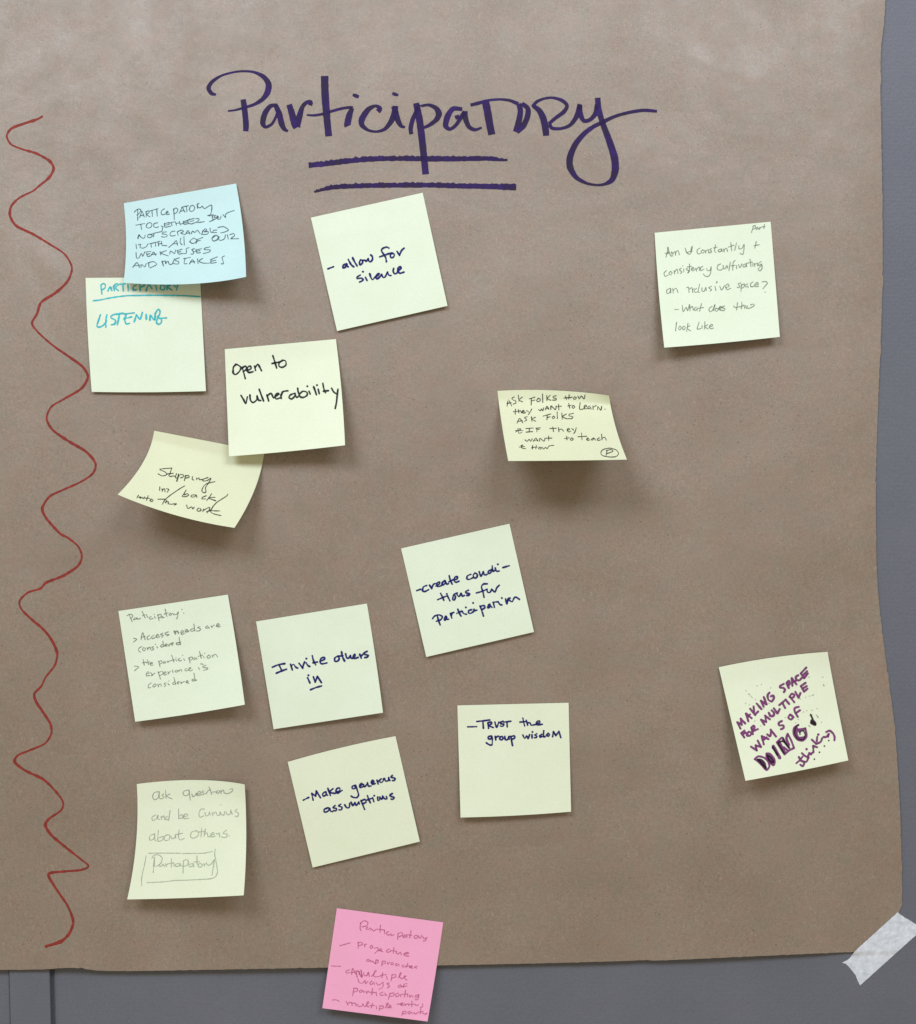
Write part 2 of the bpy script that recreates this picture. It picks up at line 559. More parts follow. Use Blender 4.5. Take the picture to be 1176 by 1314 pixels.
# ------------------------------------------------------------------ sticky notes
GROUP = 'sticky notes stuck on the brown paper'
class Note:
    def __init__(self, kind, corners, bulge, lift, label, base=0.35):
        self.c = corners                       # TL TR BR BL in plan units
        self.bg = dict(t=(0, 0), b=(0, 0), l=(0, 0), r=(0, 0))
        self.bg.update(bulge)
        self.lf = dict(bl=1, br=1, p=1.6, tl=0, tr=0, belly=0, side=0, sidel=0, curl=0)
        self.lf.update(lift)
        self.base = base
        self.sd = corners[0][0] * 0.37
        n = 40
        tl, tr = corners[0], corners[1]
        mx, my = (tl[0] + tr[0]) / 2, (tl[1] + tr[1]) / 2
        self.o = plan(mx, my, sheet_h(mx, my))
        pts = []
        for j in range(n + 1):
            row = []
            for i in range(n + 1):
                u, v = i / n, j / n
                x, y = self.xy(u, v)
                row.append(plan(x, y, self.h(u, v, x, y)))
            pts.append(row)
        self.obj = link('sticky_note', None, loc=self.o)
        self.obj.empty_display_size = 0.02
        link('paper', sheet_mesh('paper', pts, NOTE[kind], 0.00011, self.o), self.obj)
        self.obj['label'] = label
        self.obj['category'] = 'sticky note'
        self.obj['group'] = GROUP
    def xy(self, u, v):
        (ax, ay), (bx, by), (cx, cy), (dx, dy) = self.c
        x = (1-v) * ((1-u) * ax + u * bx) + v * ((1-u) * dx + u * cx)
        y = (1-v) * ((1-u) * ay + u * by) + v * ((1-u) * dy + u * cy)
        fu, fv = 4 * u * (1-u), 4 * v * (1-v)
        g = self.bg
        x += (1-v) * fu * g['t'][0] + v * fu * g['b'][0] + (1-u) * fv * g['l'][0] + u * fv * g['r'][0]
        y += (1-v) * fu * g['t'][1] + v * fu * g['b'][1] + (1-u) * fv * g['l'][1] + u * fv * g['r'][1]
        return x, y
    def h(self, u, v, x, y):
        l = self.lf
        u_, v_ = min(1, max(0, u)), min(1, max(0, v))
        w_ = max(0, v_ - 0.14) / 0.86        # the gummed strip stays flat
        k = (l['bl'] * (1-u_) + l['br'] * u_) * w_ ** l['p']
        k += l['tr'] * u_ ** 5 * (1-v_) ** 5 + l['tl'] * (1-u_) ** 5 * (1-v_) ** 5
        k += l['belly'] * math.sin(math.pi * u_) * v_
        k += l['side'] * u_ ** 3 * (0.2 + 0.8 * v_) + l['sidel'] * (1-u_) ** 3 * (0.2 + 0.8 * v_)
        k += l['curl'] * max(0, (u_ + v_ - 1.62) / 0.38) ** 2
        k += 0.28 * noise.noise(Vector((u * 2.3, v * 2.3, self.sd))) * (0.25 + v_) + 0.05 * noise.noise(Vector((u * 7, v * 6, self.sd)))
        hs = sheet_h(min(x, 1060), min(y, 1160)) * 1000 * (1 - 0.8 * v_)
        return (hs + self.base + k + 0.6 * v_) * 0.001
    def surf(self, px, py, lift):
        u = v = 0.5
        for _ in range(7):
            x, y = self.xy(u, v)
            ex, ey = px - x, py - y
            if abs(ex) + abs(ey) < 1e-3:
                break
            e = 1e-3
            xu, yu = self.xy(u + e, v)
            xv, yv = self.xy(u, v + e)
            a, b, c, d = (xu - x) / e, (xv - x) / e, (yu - y) / e, (yv - y) / e
            det = a * d - b * c
            u += (d * ex - b * ey) / det
            v += (-c * ex + a * ey) / det
            u, v = min(1.1, max(-0.1, u)), min(1.1, max(-0.1, v))
        return plan(px, py, self.h(u, v, px, py) + lift)
    def write(self, win, text, ink, width, name='handwriting', start=0, jit=0.3):
        """each line of text becomes one written part"""
        objs = []
        for k, line in enumerate(text.strip().split('\n')):
            st = parse(win, line)
            me = strokes_mesh(name, st, width, self.surf, INK[ink], self.o, 1.1, seed=k, jit=jit, start=start)
            objs.append(link(name, me, self.obj))
        return objs

# --- turquoise "listening" note (under the blue one)
n = Note('mint', [(110.1, 356.6), (257, 355.6), (264.5, 501.8), (118, 502.8)], dict(b=(0, 1), l=(-1, 0)), dict(bl=1.2, br=2.5),
         'pale yellow note with LISTENING in turquoise marker, tucked under the blue note')
W = (110, 360, 7.84)
n.write(W, """155,50 160,90 165,135; 155,45 180,30 200,45 195,75 165,95; 225,105 245,65 265,75; 245,65 265,100; 283,60 290,102; 280,60 312,32 330,45 300,72 330,100; 340,38 400,32; 376,40 380,105; 425,35 430,102; 510,45 480,65 482,98 512,92; 543,20 550,105; 545,20 590,20 590,50 550,68; 608,105 635,40 668,82; 700,20 715,95; 690,22 735,15; 760,45 752,85 785,95 800,60 765,40; 822,40 820,92; 822,40 855,45 825,65 868,95; 885,40 905,65; 930,30 915,95""", 'cyan', 2.0)
n.write(W, "78,203 150,195 230,178 330,162 430,152 550,150 700,148 850,150 1000,153 1152,163", 'cyan', 2.0, 'pen_underline')
n.write(W, "150,345 125,420 115,460 145,468 185,445 212,405; 215,345 205,400 205,468; 305,335 260,355 258,375 300,400 295,435 260,445; 310,340 380,328; 343,335 332,390 320,445; 385,337 490,325; 412,335 395,390 408,435 442,430; 385,385 465,365; 512,345 490,415; 512,345 545,388 555,380 572,320; 610,340 612,390; 648,400 652,348 690,395 700,330; 700,395 705,330 730,290 748,302 745,340 725,372 760,385 765,415 740,440 715,425 720,390; 750,380 815,375", 'cyan', 2.2)

# --- blue note
n = Note('blue', [(159, 260.8), (303.2, 235.5), (316, 355.2), (158.8, 362.8)], dict(l=(3.2, 0), r=(2.6, 0), b=(6, 5.4)), dict(bl=5, br=15, p=1.5, side=5, belly=1.0, curl=3),
         'light blue note covered with small capitals in dark pen', base=0.6)
W1, W2 = (165, 255, 8.11), (165, 295, 8.11)
n.write(W1, """95,110 98,160 97,225; 62,140 90,112 120,108 130,125 105,160 88,170; 115,195 135,150 140,125 155,160 165,190; 125,178 160,170; 185,135 185,190; 180,138 210,125 215,145 190,165 225,188; 222,128 268,115; 245,122 250,185; 275,112 308,104; 295,108 300,180; 375,105 350,120 340,150 355,168 385,158; 395,150 415,140 405,128 392,145 400,165 428,158; 470,105 475,160 478,215; 468,115 495,95 515,115 500,145 478,155; 530,150 550,110 560,85 575,115 590,140; 540,130 578,122; 565,85 625,72; 605,78 610,135; 645,80 635,110 650,132 680,120 690,90 670,68 645,78; 715,55 720,100; 715,60 735,48; 722,80 740,95 770,78; 770,75 780,95 800,100 830,80 865,65 868,100 860,150 845,180
78,275 170,258; 128,265 138,318; 195,262 185,290 205,305 235,295 245,265 225,248 198,258; 305,250 270,258 262,285 285,300 315,292; 340,285 360,290 355,310 350,340; 375,255 380,295 440,285; 375,258 425,248; 378,275 425,268; 420,255 480,240; 445,248 455,280; 490,240 500,275; 530,235 540,270; 495,258 535,250; 570,235 580,265 625,258; 570,238 620,225; 578,250 615,243; 545,262 570,258; 640,210 620,225 625,250 655,262 695,248; 640,235 680,228; 610,225 640,215 685,205; 700,208 730,205 735,220 705,245 740,245 790,238; 825,175 885,165; 870,175 880,215; 875,178 910,172 890,192 925,198 900,212 845,238; w2.0 925,182 935,192; 925,180 930,210 955,210 965,180; 985,165 1012,195 1010,165 1040,142 1100,122""", 'teal_pen', 1.15)
n.write(W2, """98,90 110,50 135,80 165,85 175,55; w1.7 100,88 112,55; 205,50 200,75 230,80 250,60 230,45 205,50; 225,50 285,30 345,18; 265,40 262,72; 395,20 362,25 355,42 395,47 405,65 375,75 345,70; 485,12 447,20 432,52 455,64 488,56; 508,18 518,56; 510,20 550,2 575,16 545,32 585,48; 592,50 620,6 640,42; 600,36 638,31; 655,40 668,12 692,26 718,2 745,38; 760,46 780,6; 770,16 800,-12 815,0 790,20 828,16 825,42 770,48; 850,-18 855,20 880,26; 920,0 885,6 880,26 918,26; 930,-24 990,-34 1042,0 1000,22 960,31
80,150 85,195; 105,155 130,150 120,180 150,190 185,175 205,145; 222,145 330,118; 235,145 240,180; 280,130 285,170; 310,125 315,168; 345,120 350,160 375,162 400,165; 320,145 350,140; 420,182 470,140 500,110 510,160; 480,145 512,140; 545,85 538,130 560,155; 578,70 582,158; 680,85 650,105 645,130 680,140 715,110 688,88; 635,120 660,140; 715,100 775,78; 715,100 705,140; 710,118 750,108; w1.5 895,60 870,85 885,115 925,100 935,70 910,55 882,78; 945,70 940,100 965,108 1000,90 1010,50; 1030,50 1040,95; 1055,50 1095,38 1105,60 1065,90 1090,92 1145,90
80,235 85,290 110,290 135,245 150,275 170,230; 180,230 235,225; 190,240 200,275 230,270; 190,255 225,248; 235,270 260,230 285,265; 245,255 295,250; 330,225 335,260; 395,215 340,240 415,270; 430,250 440,220 480,245 490,210; 510,215 520,250 565,245; 505,215 560,200; 512,232 545,225; 632,185 600,195 605,215 600,245 575,245; 690,195 660,205 680,230 670,252 650,250; 705,205 715,240 750,235; 700,210 760,195; 690,226 745,215; 848,176 795,190 790,205 852,208 840,230 780,245
45,390 90,340 115,390; 60,375 125,365; 130,390 140,360 170,385 185,350; 210,345 215,385; 200,345 260,330 295,360 225,395; w1.4 350,325 365,375; 350,330 385,325 387,352 405,325; 415,325 425,355 455,355 480,300; 530,290 490,305 490,320 525,330 515,355 470,350; 575,300 645,285; 590,300 580,350 610,350; 635,355 665,310 690,345; 645,335 692,330; 720,300 725,350; 775,295 735,325 780,345 850,345; 860,310 860,345 915,338; 855,310 925,280; 865,325 910,315; 1000,270 975,285 980,310 990,350 965,352""", 'teal_pen', 1.15)

# --- allow for silence
n = Note('mint', [(399.2, 279.3), (542.7, 247.3), (574.5, 392.4), (432.8, 424.7)], {}, dict(bl=1.2, br=1.8),
         'tilted pale note reading allow for silence in navy, just below the title underlines')
W = (415, 310, 10.226)
n.write(W, """62,358 135,330; 305,290 265,310 258,345 290,335 310,300 312,295; 310,295 318,325 330,332; 330,235 365,300 402,332; 385,210 415,270 445,320; 490,240 475,275 485,305 515,280 515,245 490,240; 515,250 553,243 562,262 590,225; 590,222 600,255 625,264 648,230 642,192 622,175; 862,85 830,72 780,90 765,120 790,160 820,210 830,265; 742,200 800,180 870,155 900,150; 900,150 880,180 890,208 920,205 935,170 905,150; 970,130 1002,180; 1002,178 1028,118 1062,86
485,440 445,465 445,485 500,480 525,500 500,522 478,530; 555,470 575,510; 522,395; 610,420 630,480 650,500 672,475; 680,465 720,445 735,420 710,425 690,460 705,490 740,465 765,430; 765,430 785,468 812,463 845,400; 845,400 862,440 888,445; 925,352 918,390 938,422 968,412 985,378; 985,378 1022,352 1010,330 982,350 985,395 1010,415 1060,400""", 'navy', 2.45)

# --- am I constantly
n = Note('mint', [(840.3, 298.7), (989.2, 284.5), (1001, 432.2), (852.7, 446)], dict(l=(-1, 0), b=(0, 0.8)), dict(bl=9, br=6, p=1.5, sidel=3),
         'pale note with five lines of thin pencil about an inclusive space, right of the title')
W1, W2 = (845, 280, 8.11), (845, 350, 8.11)
n.write(W1, """990,80 970,150; 985,85 1010,75 1005,105 985,115; 1035,95 1015,105 1025,120 1040,100 1045,115; 1055,95 1055,118; 1057,105 1075,92; 1105,65 1099,108; 1080,90 1112,88
80,405 95,350 100,300 115,360 125,390; 70,365 115,365; 85,375 110,350; 135,400 135,350 150,365 150,395; 150,370 175,345 180,385; 180,360 205,335 220,380; 280,310 295,355 325,375 345,350 355,290; 295,360 345,340; 345,300 340,350; 435,310 405,330 410,370 440,365; 460,330 445,350 465,365 480,340 460,328; 490,335 495,365; 495,345 520,325 525,360; 555,315 535,325 555,345 540,360 525,355; 595,275 585,340 600,355; 575,310 612,300; 650,320 625,330 630,350 655,340 660,315 665,345; 680,320 685,350; 685,330 710,310 720,345; 755,255 765,340; 730,300 788,280; 815,255 795,335; 840,285 840,315 870,315 890,275; 895,275 890,340 880,375 850,365; 1020,240 1005,310; 995,285 1052,275
85,545 60,570 70,605 105,590; 125,555 110,575 130,590 145,565 125,555; 165,545 170,580; 170,560 195,530 205,575; 240,520 220,535 245,560 230,575; 265,525 265,560; 256,496; 310,515 290,530 320,550 305,570; w1.6 322,548 312,566; 325,475 325,550; 305,505 345,500; 345,535 370,525 360,510 345,530 360,550 385,530; 390,520 400,550; 400,530 425,505 430,545; 465,500 440,515 445,545 475,530; 505,520 510,545 540,540 550,505; 550,505 545,570 520,605 485,600 470,580; 650,475 620,490 615,530 650,540 670,525; 675,490 680,525 700,520 715,490 720,520; 750,455 735,545; 800,440 780,460 775,540; 760,495 800,490; 815,490 815,525; 835,480 850,515 870,475; 905,475 880,490 890,510 910,495 915,475 920,505; 955,425 965,505; 915,470 980,455; 985,470 985,500; 1000,470 1005,500; 1005,480 1030,465 1035,495; 1070,450 1045,470 1050,495 1075,475 1080,520 1060,548 1040,530 1075,490""", 'dim', 1.2)
n.write(W2, """125,160 90,180 90,215 120,205 130,165 130,210; 150,165 155,210; 155,185 185,160 205,205; 295,155 315,150 320,205; 325,170 350,155 360,205; 355,175 375,165; 398,162 375,185 385,205 415,195; 430,120 415,195 430,205; 455,155 455,190 480,190 495,150 500,185; 555,140 525,155 555,175 540,190; 590,140 600,185; w1.6 605,105 612,92; 640,140 660,180 690,130; 700,155 735,140 725,115 700,140 715,175 755,160; 860,105 830,115 845,135 840,155 820,150; 865,120 860,195; 865,130 895,115 890,150 865,160; 930,115 905,130 910,150 930,135 935,155; 985,95 960,115 965,145 995,140; 1000,130 1040,120 1030,100 1005,120 1010,145 1045,140; 1080,95 1120,90 1135,110 1110,140 1090,165; 1113,201
172,382 212,382; 250,340 260,405 290,360 305,395 325,330; 325,330 330,395; 330,370 355,350 365,390; 395,355 375,375 385,395 405,375 405,395; 450,320 430,400; 405,370 470,362; 560,350 530,370 535,405 565,390 590,330 575,395; 600,370 590,390 610,400 625,375 600,368; w1.7 630,375 660,360 645,350 630,375 650,390; 690,345 660,360 695,375 680,395 650,385; 825,310 815,385; 785,345 800,360 870,350; 870,305 865,375; 870,350 890,335 900,370; 910,340 915,370; 930,345 925,370 960,365 1000,340 985,325 960,335
190,515 180,605; 225,555 210,580 225,595 240,570 225,555; 265,555 250,575 265,595 282,570 265,555; 310,525 295,610; 330,550 300,575 335,605; 425,515 405,585 440,580; 455,550 455,580; 485,510 480,585; 515,540 485,560 520,585; 530,565 565,550 555,535 530,560 545,582 575,575""", 'dim', 1.2)

# --- stepping in (under the next one)
n = Note('yellow', [(198.1, 552.7), (339.5, 580), (301.1, 677.3), (151.3, 634.6)], dict(l=(9, 0), r=(6.5, 0), b=(-1, 5)), dict(bl=31, br=25, p=1.35),
         'yellow note leaning over and curling outward, stepping in and back written on it')
W = (170, 595, 9.046)
n.write(W, """460,50 320,65 380,95 402,125 350,142 300,118; 455,55 440,110 425,140; 400,120 475,112; 435,150 480,142 500,150; 515,115 500,158 520,165 545,140 535,120; w1.8 540,125 517,203; 560,125 592,130 590,155 560,165; 620,135 605,195; 610,145 650,135 660,155 620,168; 700,150 695,180 715,190; 745,165 748,185; 748,178 775,165 780,185 822,180; 880,160 825,180 820,200 870,195 912,165 905,190 880,230 850,280 855,330 825,335 808,310 830,260 870,230 960,208
320,268 318,310; 345,290 350,320; 350,305 375,290 380,325; 400,290 425,300 405,330; 608,258 560,285 500,325 430,375 380,420 350,470; 625,305 600,350 578,380 620,382 655,365 640,348 605,362; 740,362 690,365 685,385 720,385 745,368 750,390; 860,372 815,390 810,408 850,408; 920,350 890,395 865,425; 960,390 900,392 885,400 970,430; 1108,355 1095,375 1040,410 980,450 935,500 915,540
72,365 55,398; 80,395 85,385 95,400; 95,385 100,402; 110,390 135,405 140,385; 185,372 165,425; 140,398 200,402; 215,412 205,430 230,438 242,425 220,410; 298,412 390,412; 400,425 385,455; 395,445 420,440 415,465; 415,465 455,470 490,465 515,465 490,480; 632,480 645,520 690,500 700,525 720,505; 770,515 750,535 765,552 800,540 785,518; 830,525 818,555; 830,540 890,505; 900,510 890,545 870,570; 860,560 910,535; 895,545 1015,548; 900,550 940,580 1030,602""", 'fine_black', 1.3)

# --- open to vulnerability
n = Note('pale', [(288.7, 448.1), (431.3, 435.1), (443, 571.3), (294.2, 585.5)], dict(r=(1.5, 0), b=(0, 1)), dict(bl=8, br=14, p=1.45, side=4),
         'yellow note reading open to vulnerability in black felt pen', base=0.5)
W = (290, 450, 7.587)
n.write(W, """100,135 75,160 72,215 95,232 130,205 148,165 120,140 95,132; 160,165 175,215 190,272; 160,165 195,150 200,180 170,205; 205,195 245,175 240,150 215,160 210,190 225,212 265,205; 280,150 290,192; 285,165 310,132 325,150 348,195; 458,48 478,110 495,168; 450,125 530,108; 555,95 522,115 518,150 550,162 585,140 582,100 550,92
148,435 175,480 195,515 210,450; 235,430 240,480 265,505 300,480 305,440; 305,440 318,480 340,485; 325,375 345,430 368,490; 400,430 418,490; 405,440 440,415 465,460 478,450; 480,450 520,420 500,415 480,440 490,470 525,460; 535,430 540,465; 540,440 555,400 605,390; 670,415 630,430 615,455 640,470 670,445 675,415; 675,420 690,455 712,440; 700,365 705,400 725,450; 715,425 750,395 790,405 790,435 755,455 725,450; 810,395 822,422; 794,346; 855,350 870,390 882,428; 900,375 910,418; 888,335; 945,318 955,370 970,408; 950,395 1000,388; 1030,365 1050,400 1070,415; 1092,375 1085,430 1078,500 1065,562""", 'black', 2.3)

# --- ask folks
n = Note('yellow', [(638.6, 501.6), (781.7, 507.5), (804.8, 589.7), (652.5, 591.5)], dict(t=(0, -3.6), l=(-1, 0), r=(-2.8, 0), b=(0, 0.4)), dict(bl=42, br=44, p=1.25, tr=6),
         'yellow note curling far outward, headed ASK FOLKS HOW THEY WANT TO LEARN')
W1, W2 = (645, 500, 8.4), (645, 540, 7.587)
n.write(W1, """50,178 65,110 100,175; 48,150 95,140; 130,78 105,90 110,110 140,120 145,145 115,155; 172,60 178,125; 215,80 180,110 218,132; 310,165 312,95; 292,100 350,80; 312,122 350,112; 385,95 370,115 380,130 405,122 405,100 385,92; 432,45 435,138; 478,62 480,118; 515,60 485,95 522,115; 580,65 548,72 550,88 580,95 575,112 540,112; 680,70 690,105; 720,55 715,100; w1.5 665,90 750,82; 775,78 765,98 785,102 798,85 775,78; 815,70 830,98 850,68 880,100 890,58
140,210 138,265; 118,238 170,232; 172,215 178,250; 178,235 195,225 205,250; 212,245 235,235 225,222 212,240 225,255 250,245; 260,225 285,240; 315,208 300,240 280,268; 390,215 410,228 420,205 435,228 445,195; 462,218 480,180 500,215; 465,205 500,200; 522,215 525,175 570,215 580,175; 605,160 608,218; 590,185 635,178; 715,148 725,200; 705,175 740,168; 760,168 750,190 768,200 780,182 760,168; 838,140 832,210 880,205; 880,190 910,178 895,165 880,182 892,208 915,200; 945,175 920,190 930,208 950,190 955,210; 975,175 978,212; 978,190 1010,170; 1025,215 1028,180 1060,220 1070,180; 1106,210
158,360 185,310 220,358; 165,342 215,335; 265,292 238,302 262,325 240,340; 312,290 318,340; 355,298 320,318 358,340; 480,325 482,275; 438,285 520,262; 482,300 515,292; 550,285 535,300 550,312 565,298 550,285; 590,240 592,312; 640,252 645,318; 690,262 648,290 695,315; 765,255 720,265 720,282 760,292 745,312 705,312""", 'fine_black', 1.25)
n.write(W2, """w0.9 125,95 200,95; w0.9 150,75 160,120 190,112; w0.9 130,108 182,80 150,78; 262,72 262,108; 228,75 300,70; 230,110 295,105; 335,72 335,105; 325,72 370,68; 335,85 360,82; 490,60 498,105; 460,75 525,72; 545,65 550,105; 550,88 575,80 595,100; 630,90 655,85 645,72 630,88 645,108 665,100; 675,75 695,90; 718,68 710,100 695,122
220,185 240,200 260,180 275,200 290,175; 300,200 325,168 345,198; 305,190 345,188; 362,198 365,170 405,198 415,168; 450,148 450,190; 425,170 482,168; 625,150 628,185; 605,172 650,165; 675,165 660,180 675,190 690,178 675,165; 770,120 775,185; 735,155 820,150; 820,180 840,172 832,165 818,178 830,190 850,185; 890,165 865,180 875,188 895,172 905,188; 945,165 922,178 930,190 955,185; 965,130 970,185; 970,170 995,160 1012,188
180,240 200,235 180,255 205,270 225,270; 165,255 215,250; 295,240 290,275; 330,238 325,272; 285,260 340,255; 360,258 350,270 370,275 380,260 360,256; 390,260 400,275 420,258 435,272 455,245 500,238
1040,265 980,280 958,310 975,338 1040,352 1105,348 1130,320 1110,285 1060,268 1035,266; 1020,285 1010,335; 1010,290 1060,280 1075,298 1020,318""", 'fine_black', 1.25)

# --- create conditions
n = Note('mint', [(515, 703.8), (654, 672), (685.5, 810.9), (547.3, 843)], {}, dict(bl=1.2, br=1.5),
         'tilted pale note reading create conditions for participation in navy ink')
W = (530, 715, 8.4)
n.write(W, """42,360 85,345; 150,305 115,320 105,360 130,370 170,350; 180,300 205,340; 205,330 225,290 250,285; 250,310 285,290 290,265 262,280 262,315 300,310 320,290; 345,250 318,275 322,300 345,285 350,255; 350,260 365,290 385,285; 392,200 405,250 425,290; 390,265 440,240; 440,245 475,235 480,210 455,215 445,250 465,270 498,258; 625,185 590,200 583,230 605,240 650,220; 670,170 650,195 665,225 690,215 695,185 670,170; 715,155 735,205 760,155; 760,155 772,190 800,185; 845,135 815,150 815,175 840,165 856,120; 856,95 862,150 882,142; 888,115 902,150 930,148; 917,76; 970,112 1038,92
300,390 320,430 335,465; 268,458 330,432 375,415; 375,420 400,470; 367,396; 437,415 430,455 450,460 460,420 440,402 480,385; 470,393 498,425 520,388; 520,388 535,420 556,412; 600,355 570,370 575,385 615,395 600,412 580,412; 803,287 760,290 740,320 755,370 768,432; 685,385 740,370 800,345; 800,345 805,375 830,380 850,348; 850,345 885,375 905,330 932,302
213,662 235,635 280,622 318,640 300,675 255,690; 265,635 280,690 295,730; 355,635 340,665 345,680 365,660 360,638; 360,640 370,670 386,668; 405,605 420,655; 415,630 420,605 442,595; 485,560 500,600 520,635; 475,605 530,580; 530,582 550,608 578,615; 572,541; 635,565 605,575 600,600 625,605 658,582; 658,560 668,576 690,570; 650,493; 725,525 745,580 762,635; 730,530 770,520 775,545 745,565; 818,510 808,545 830,535 830,505; 830,510 852,540; 868,490 880,540; 865,485 920,480; 920,482 940,510 960,515; 960,440; 1000,450 1015,505 1025,450 1050,440; 1030,455 1070,480 1090,442 1112,430 1150,455""", 'navy', 2.3)

# --- access needs
n = Note('mint', [(152.2, 784.1), (292.7, 763), (314.4, 904.2), (173.8, 926.1)], dict(r=(0.8, 0), b=(0, 1)), dict(bl=5, br=10, p=1.6, side=3),
         'pale note with thin grey pencil bullets about access needs, left of the Invite others note')
W1, W2 = (155, 775, 8.4), (155, 825, 8.4)
n.write(W1, """95,120 125,190; 70,125 100,110 130,120 125,145 105,155; 150,150 140,172 165,160 165,145 175,165; 180,150 190,165 215,155; 232,80 265,150; 235,128 265,115; 285,130 295,145; 280,118; 330,135 310,150 320,165 350,155; 365,135 375,155; 362,112; 400,115 415,180; 400,125 430,110 440,135 415,150; 455,135 445,150 470,145; 480,55 500,135; 470,110 510,95; 535,100 520,115 535,125 550,110 535,100; 560,100 575,115; 575,110 600,115 620,90; 622,85 615,130 605,160; 661,59; 681,98
140,370 175,380 140,410; 220,385 230,330 240,310 265,385; 225,360 265,350; 310,340 285,360 295,385 325,370; 360,335 335,355 345,375 375,360; 385,350 410,340 400,325 382,345 395,365 425,350; 455,315 430,330 460,340 445,358; 515,300 480,315 485,330 525,330 500,345; w2.6 580,295 590,320; w2.0 590,305 610,292 625,315; 655,315 680,300 665,285 650,305 660,330 690,315; 700,300 725,285 705,275 695,290 710,305 740,290; 785,265 755,275 765,295 795,285; 790,215 800,290; 855,245 830,255 865,270 845,290 815,290; 940,235 915,250 925,265 950,250 955,262; 975,235 985,255; 985,245 1010,225; 1030,240 1065,225 1050,210 1035,230 1050,248 1075,240
230,460 200,475 195,505 215,520; 250,470 235,490 255,505 270,485 250,470; 285,470 295,495; 295,480 315,465 325,490; 355,460 335,470 360,485 335,500; 390,460 400,475; 375,435; 450,435 430,455 445,465 470,450; 455,400 465,455; 475,455 500,440 490,430 478,445 500,455; 510,435 520,455 535,425; 545,435 570,425 560,415 545,430 560,445; 630,415 600,425 610,440 645,430; 630,360 645,440; 600,420 650,412""", 'dim', 1.25)
n.write(W2, """150,250 195,258 150,300; 245,180 255,240; 235,215 275,205; 290,180 300,235; 275,215 310,205; 315,225 345,220 335,208 318,222 325,240 350,238; 410,195 425,255; 410,205 440,190 445,215 420,230; 470,200 455,215 475,220 480,200 485,215; 500,195 510,212 520,195; 550,130 575,205; 525,195 580,180; 595,180 605,195; 597,160; 640,165 620,180 640,195 660,185; 680,170 692,188; 670,132; 735,160 750,215; 735,165 770,150 775,175 748,185; 800,155 785,170 800,180 815,160 825,175; 850,90 870,165; 835,145 885,130; 895,145 900,160; 905,112; 950,130 930,150 945,165 970,150 955,130; 985,130 995,155; 995,140 1020,120 1045,150
275,335 310,325 300,310 278,325 280,355 315,350; 325,320 345,350; 370,325 330,355; 405,310 430,390; 405,320 450,305 455,335 425,350; 465,330 490,320 480,308 465,325 475,348 500,335; 510,310 520,335; 520,320 540,305; 560,290 565,320; 600,295 585,310 605,315 615,295; 620,295 630,310; 630,300 650,285 660,305; 710,275 690,290 705,302 730,290; 735,285 760,270 745,265 735,285 750,302 775,290; 840,265 850,285; 862,225 890,230; 920,240 885,255 895,265 940,270 930,285 895,295
330,430 300,455 302,485 325,480; 370,440 345,465 360,475 385,455 370,440; 400,445 410,475; 410,455 430,440 440,465; 490,430 465,440 490,455 470,470; 510,435 525,455; 520,410; 580,420 560,435 570,450 595,435; 575,370 595,450; 610,435 635,425 625,415 608,432 625,445; 650,420 655,440; 658,428 690,415; 705,425 730,415 715,405 705,425 735,435; 800,390 770,395 775,410 820,400; 790,325 805,405""", 'dim', 1.15)

# --- invite others in
n = Note('mint', [(328.9, 797.5), (471.1, 774.5), (491.7, 914.5), (351.4, 935.7)], dict(r=(0.8, 0)), dict(bl=1.5, br=4),
         'pale note reading Invite others in, the word in underlined with navy pen')
W = (345, 830, 8.711)
n.write(W, """42,228 110,200 182,188; 118,205 145,262; 85,295 145,270 200,250; 245,195 265,258; 250,215 280,195 300,225 325,238; 340,185 360,210 380,240; 380,240 388,205 402,168; 420,180 440,210 460,220; 422,132; 488,100 500,150 525,200; 495,178 545,170; 575,160 625,140 620,118 585,130 575,170 595,190 650,180; 770,105 740,125 740,160 770,160 790,130 770,105; 770,105 830,100; 815,55 825,110 850,160; 860,78 872,120 892,128 915,98; 915,98 920,125 942,128; 940,125 965,105 962,82 942,110 960,130 1000,118; 1018,82 1035,125; 1030,108 1062,75; 1100,50 1065,70 1075,85 1115,95 1100,115 1075,120
435,345 462,405; 445,318; 500,335 520,395; 520,395 545,330; 545,330 590,400""", 'navy', 2.45)
n.write(W, "468,480 530,455 590,438", 'navy', 2.6, 'pen_underline')

# --- trust the group wisdom
n = Note('pale', [(587.2, 905.2), (729.9, 901.8), (733.1, 1041.5), (591.3, 1049)], dict(b=(0, 1.2)), dict(bl=5, br=3),
         'pale upright note reading TRUST the group wisdom in navy at its top')
W = (595, 915, 9.046)
n.write(W, """50,160 152,158; 155,98 230,90 305,80; 225,92 232,178; 283,115 292,178; 283,112 320,105 325,125 295,145 345,168; 365,105 385,165 410,105; 460,95 425,110 440,125 470,130 455,155 430,150; 470,105 550,95; 505,100 508,160; 690,60 700,110 710,148; 655,105 732,98; 730,85 745,140; 745,112 772,115 785,140 800,140 835,133; 845,125 885,110 880,88 850,105 850,135 915,130
325,265 290,275 290,300 320,298 330,270 335,310 330,370 295,365 265,345; 368,270 375,312; 375,290 395,270 410,270; 430,275 420,300 440,312 460,295 450,272 428,278; 480,270 485,305 510,310 530,270; 527,272 532,302; 550,270 560,330 570,378; 550,272 590,265 595,290 560,305; 690,255 710,295 735,265 750,298 768,250; 795,250 797,290; 801,219; 850,240 825,255 850,265 845,285 825,285; 910,245 885,265 890,280 915,270; 932,205 930,275 950,270; 985,235 965,255 985,268 1000,250 985,235; 1035,275 1045,215; 1045,215 1072,262; 1072,262 1108,212; 1108,212 1130,285""", 'navy', 2.3)

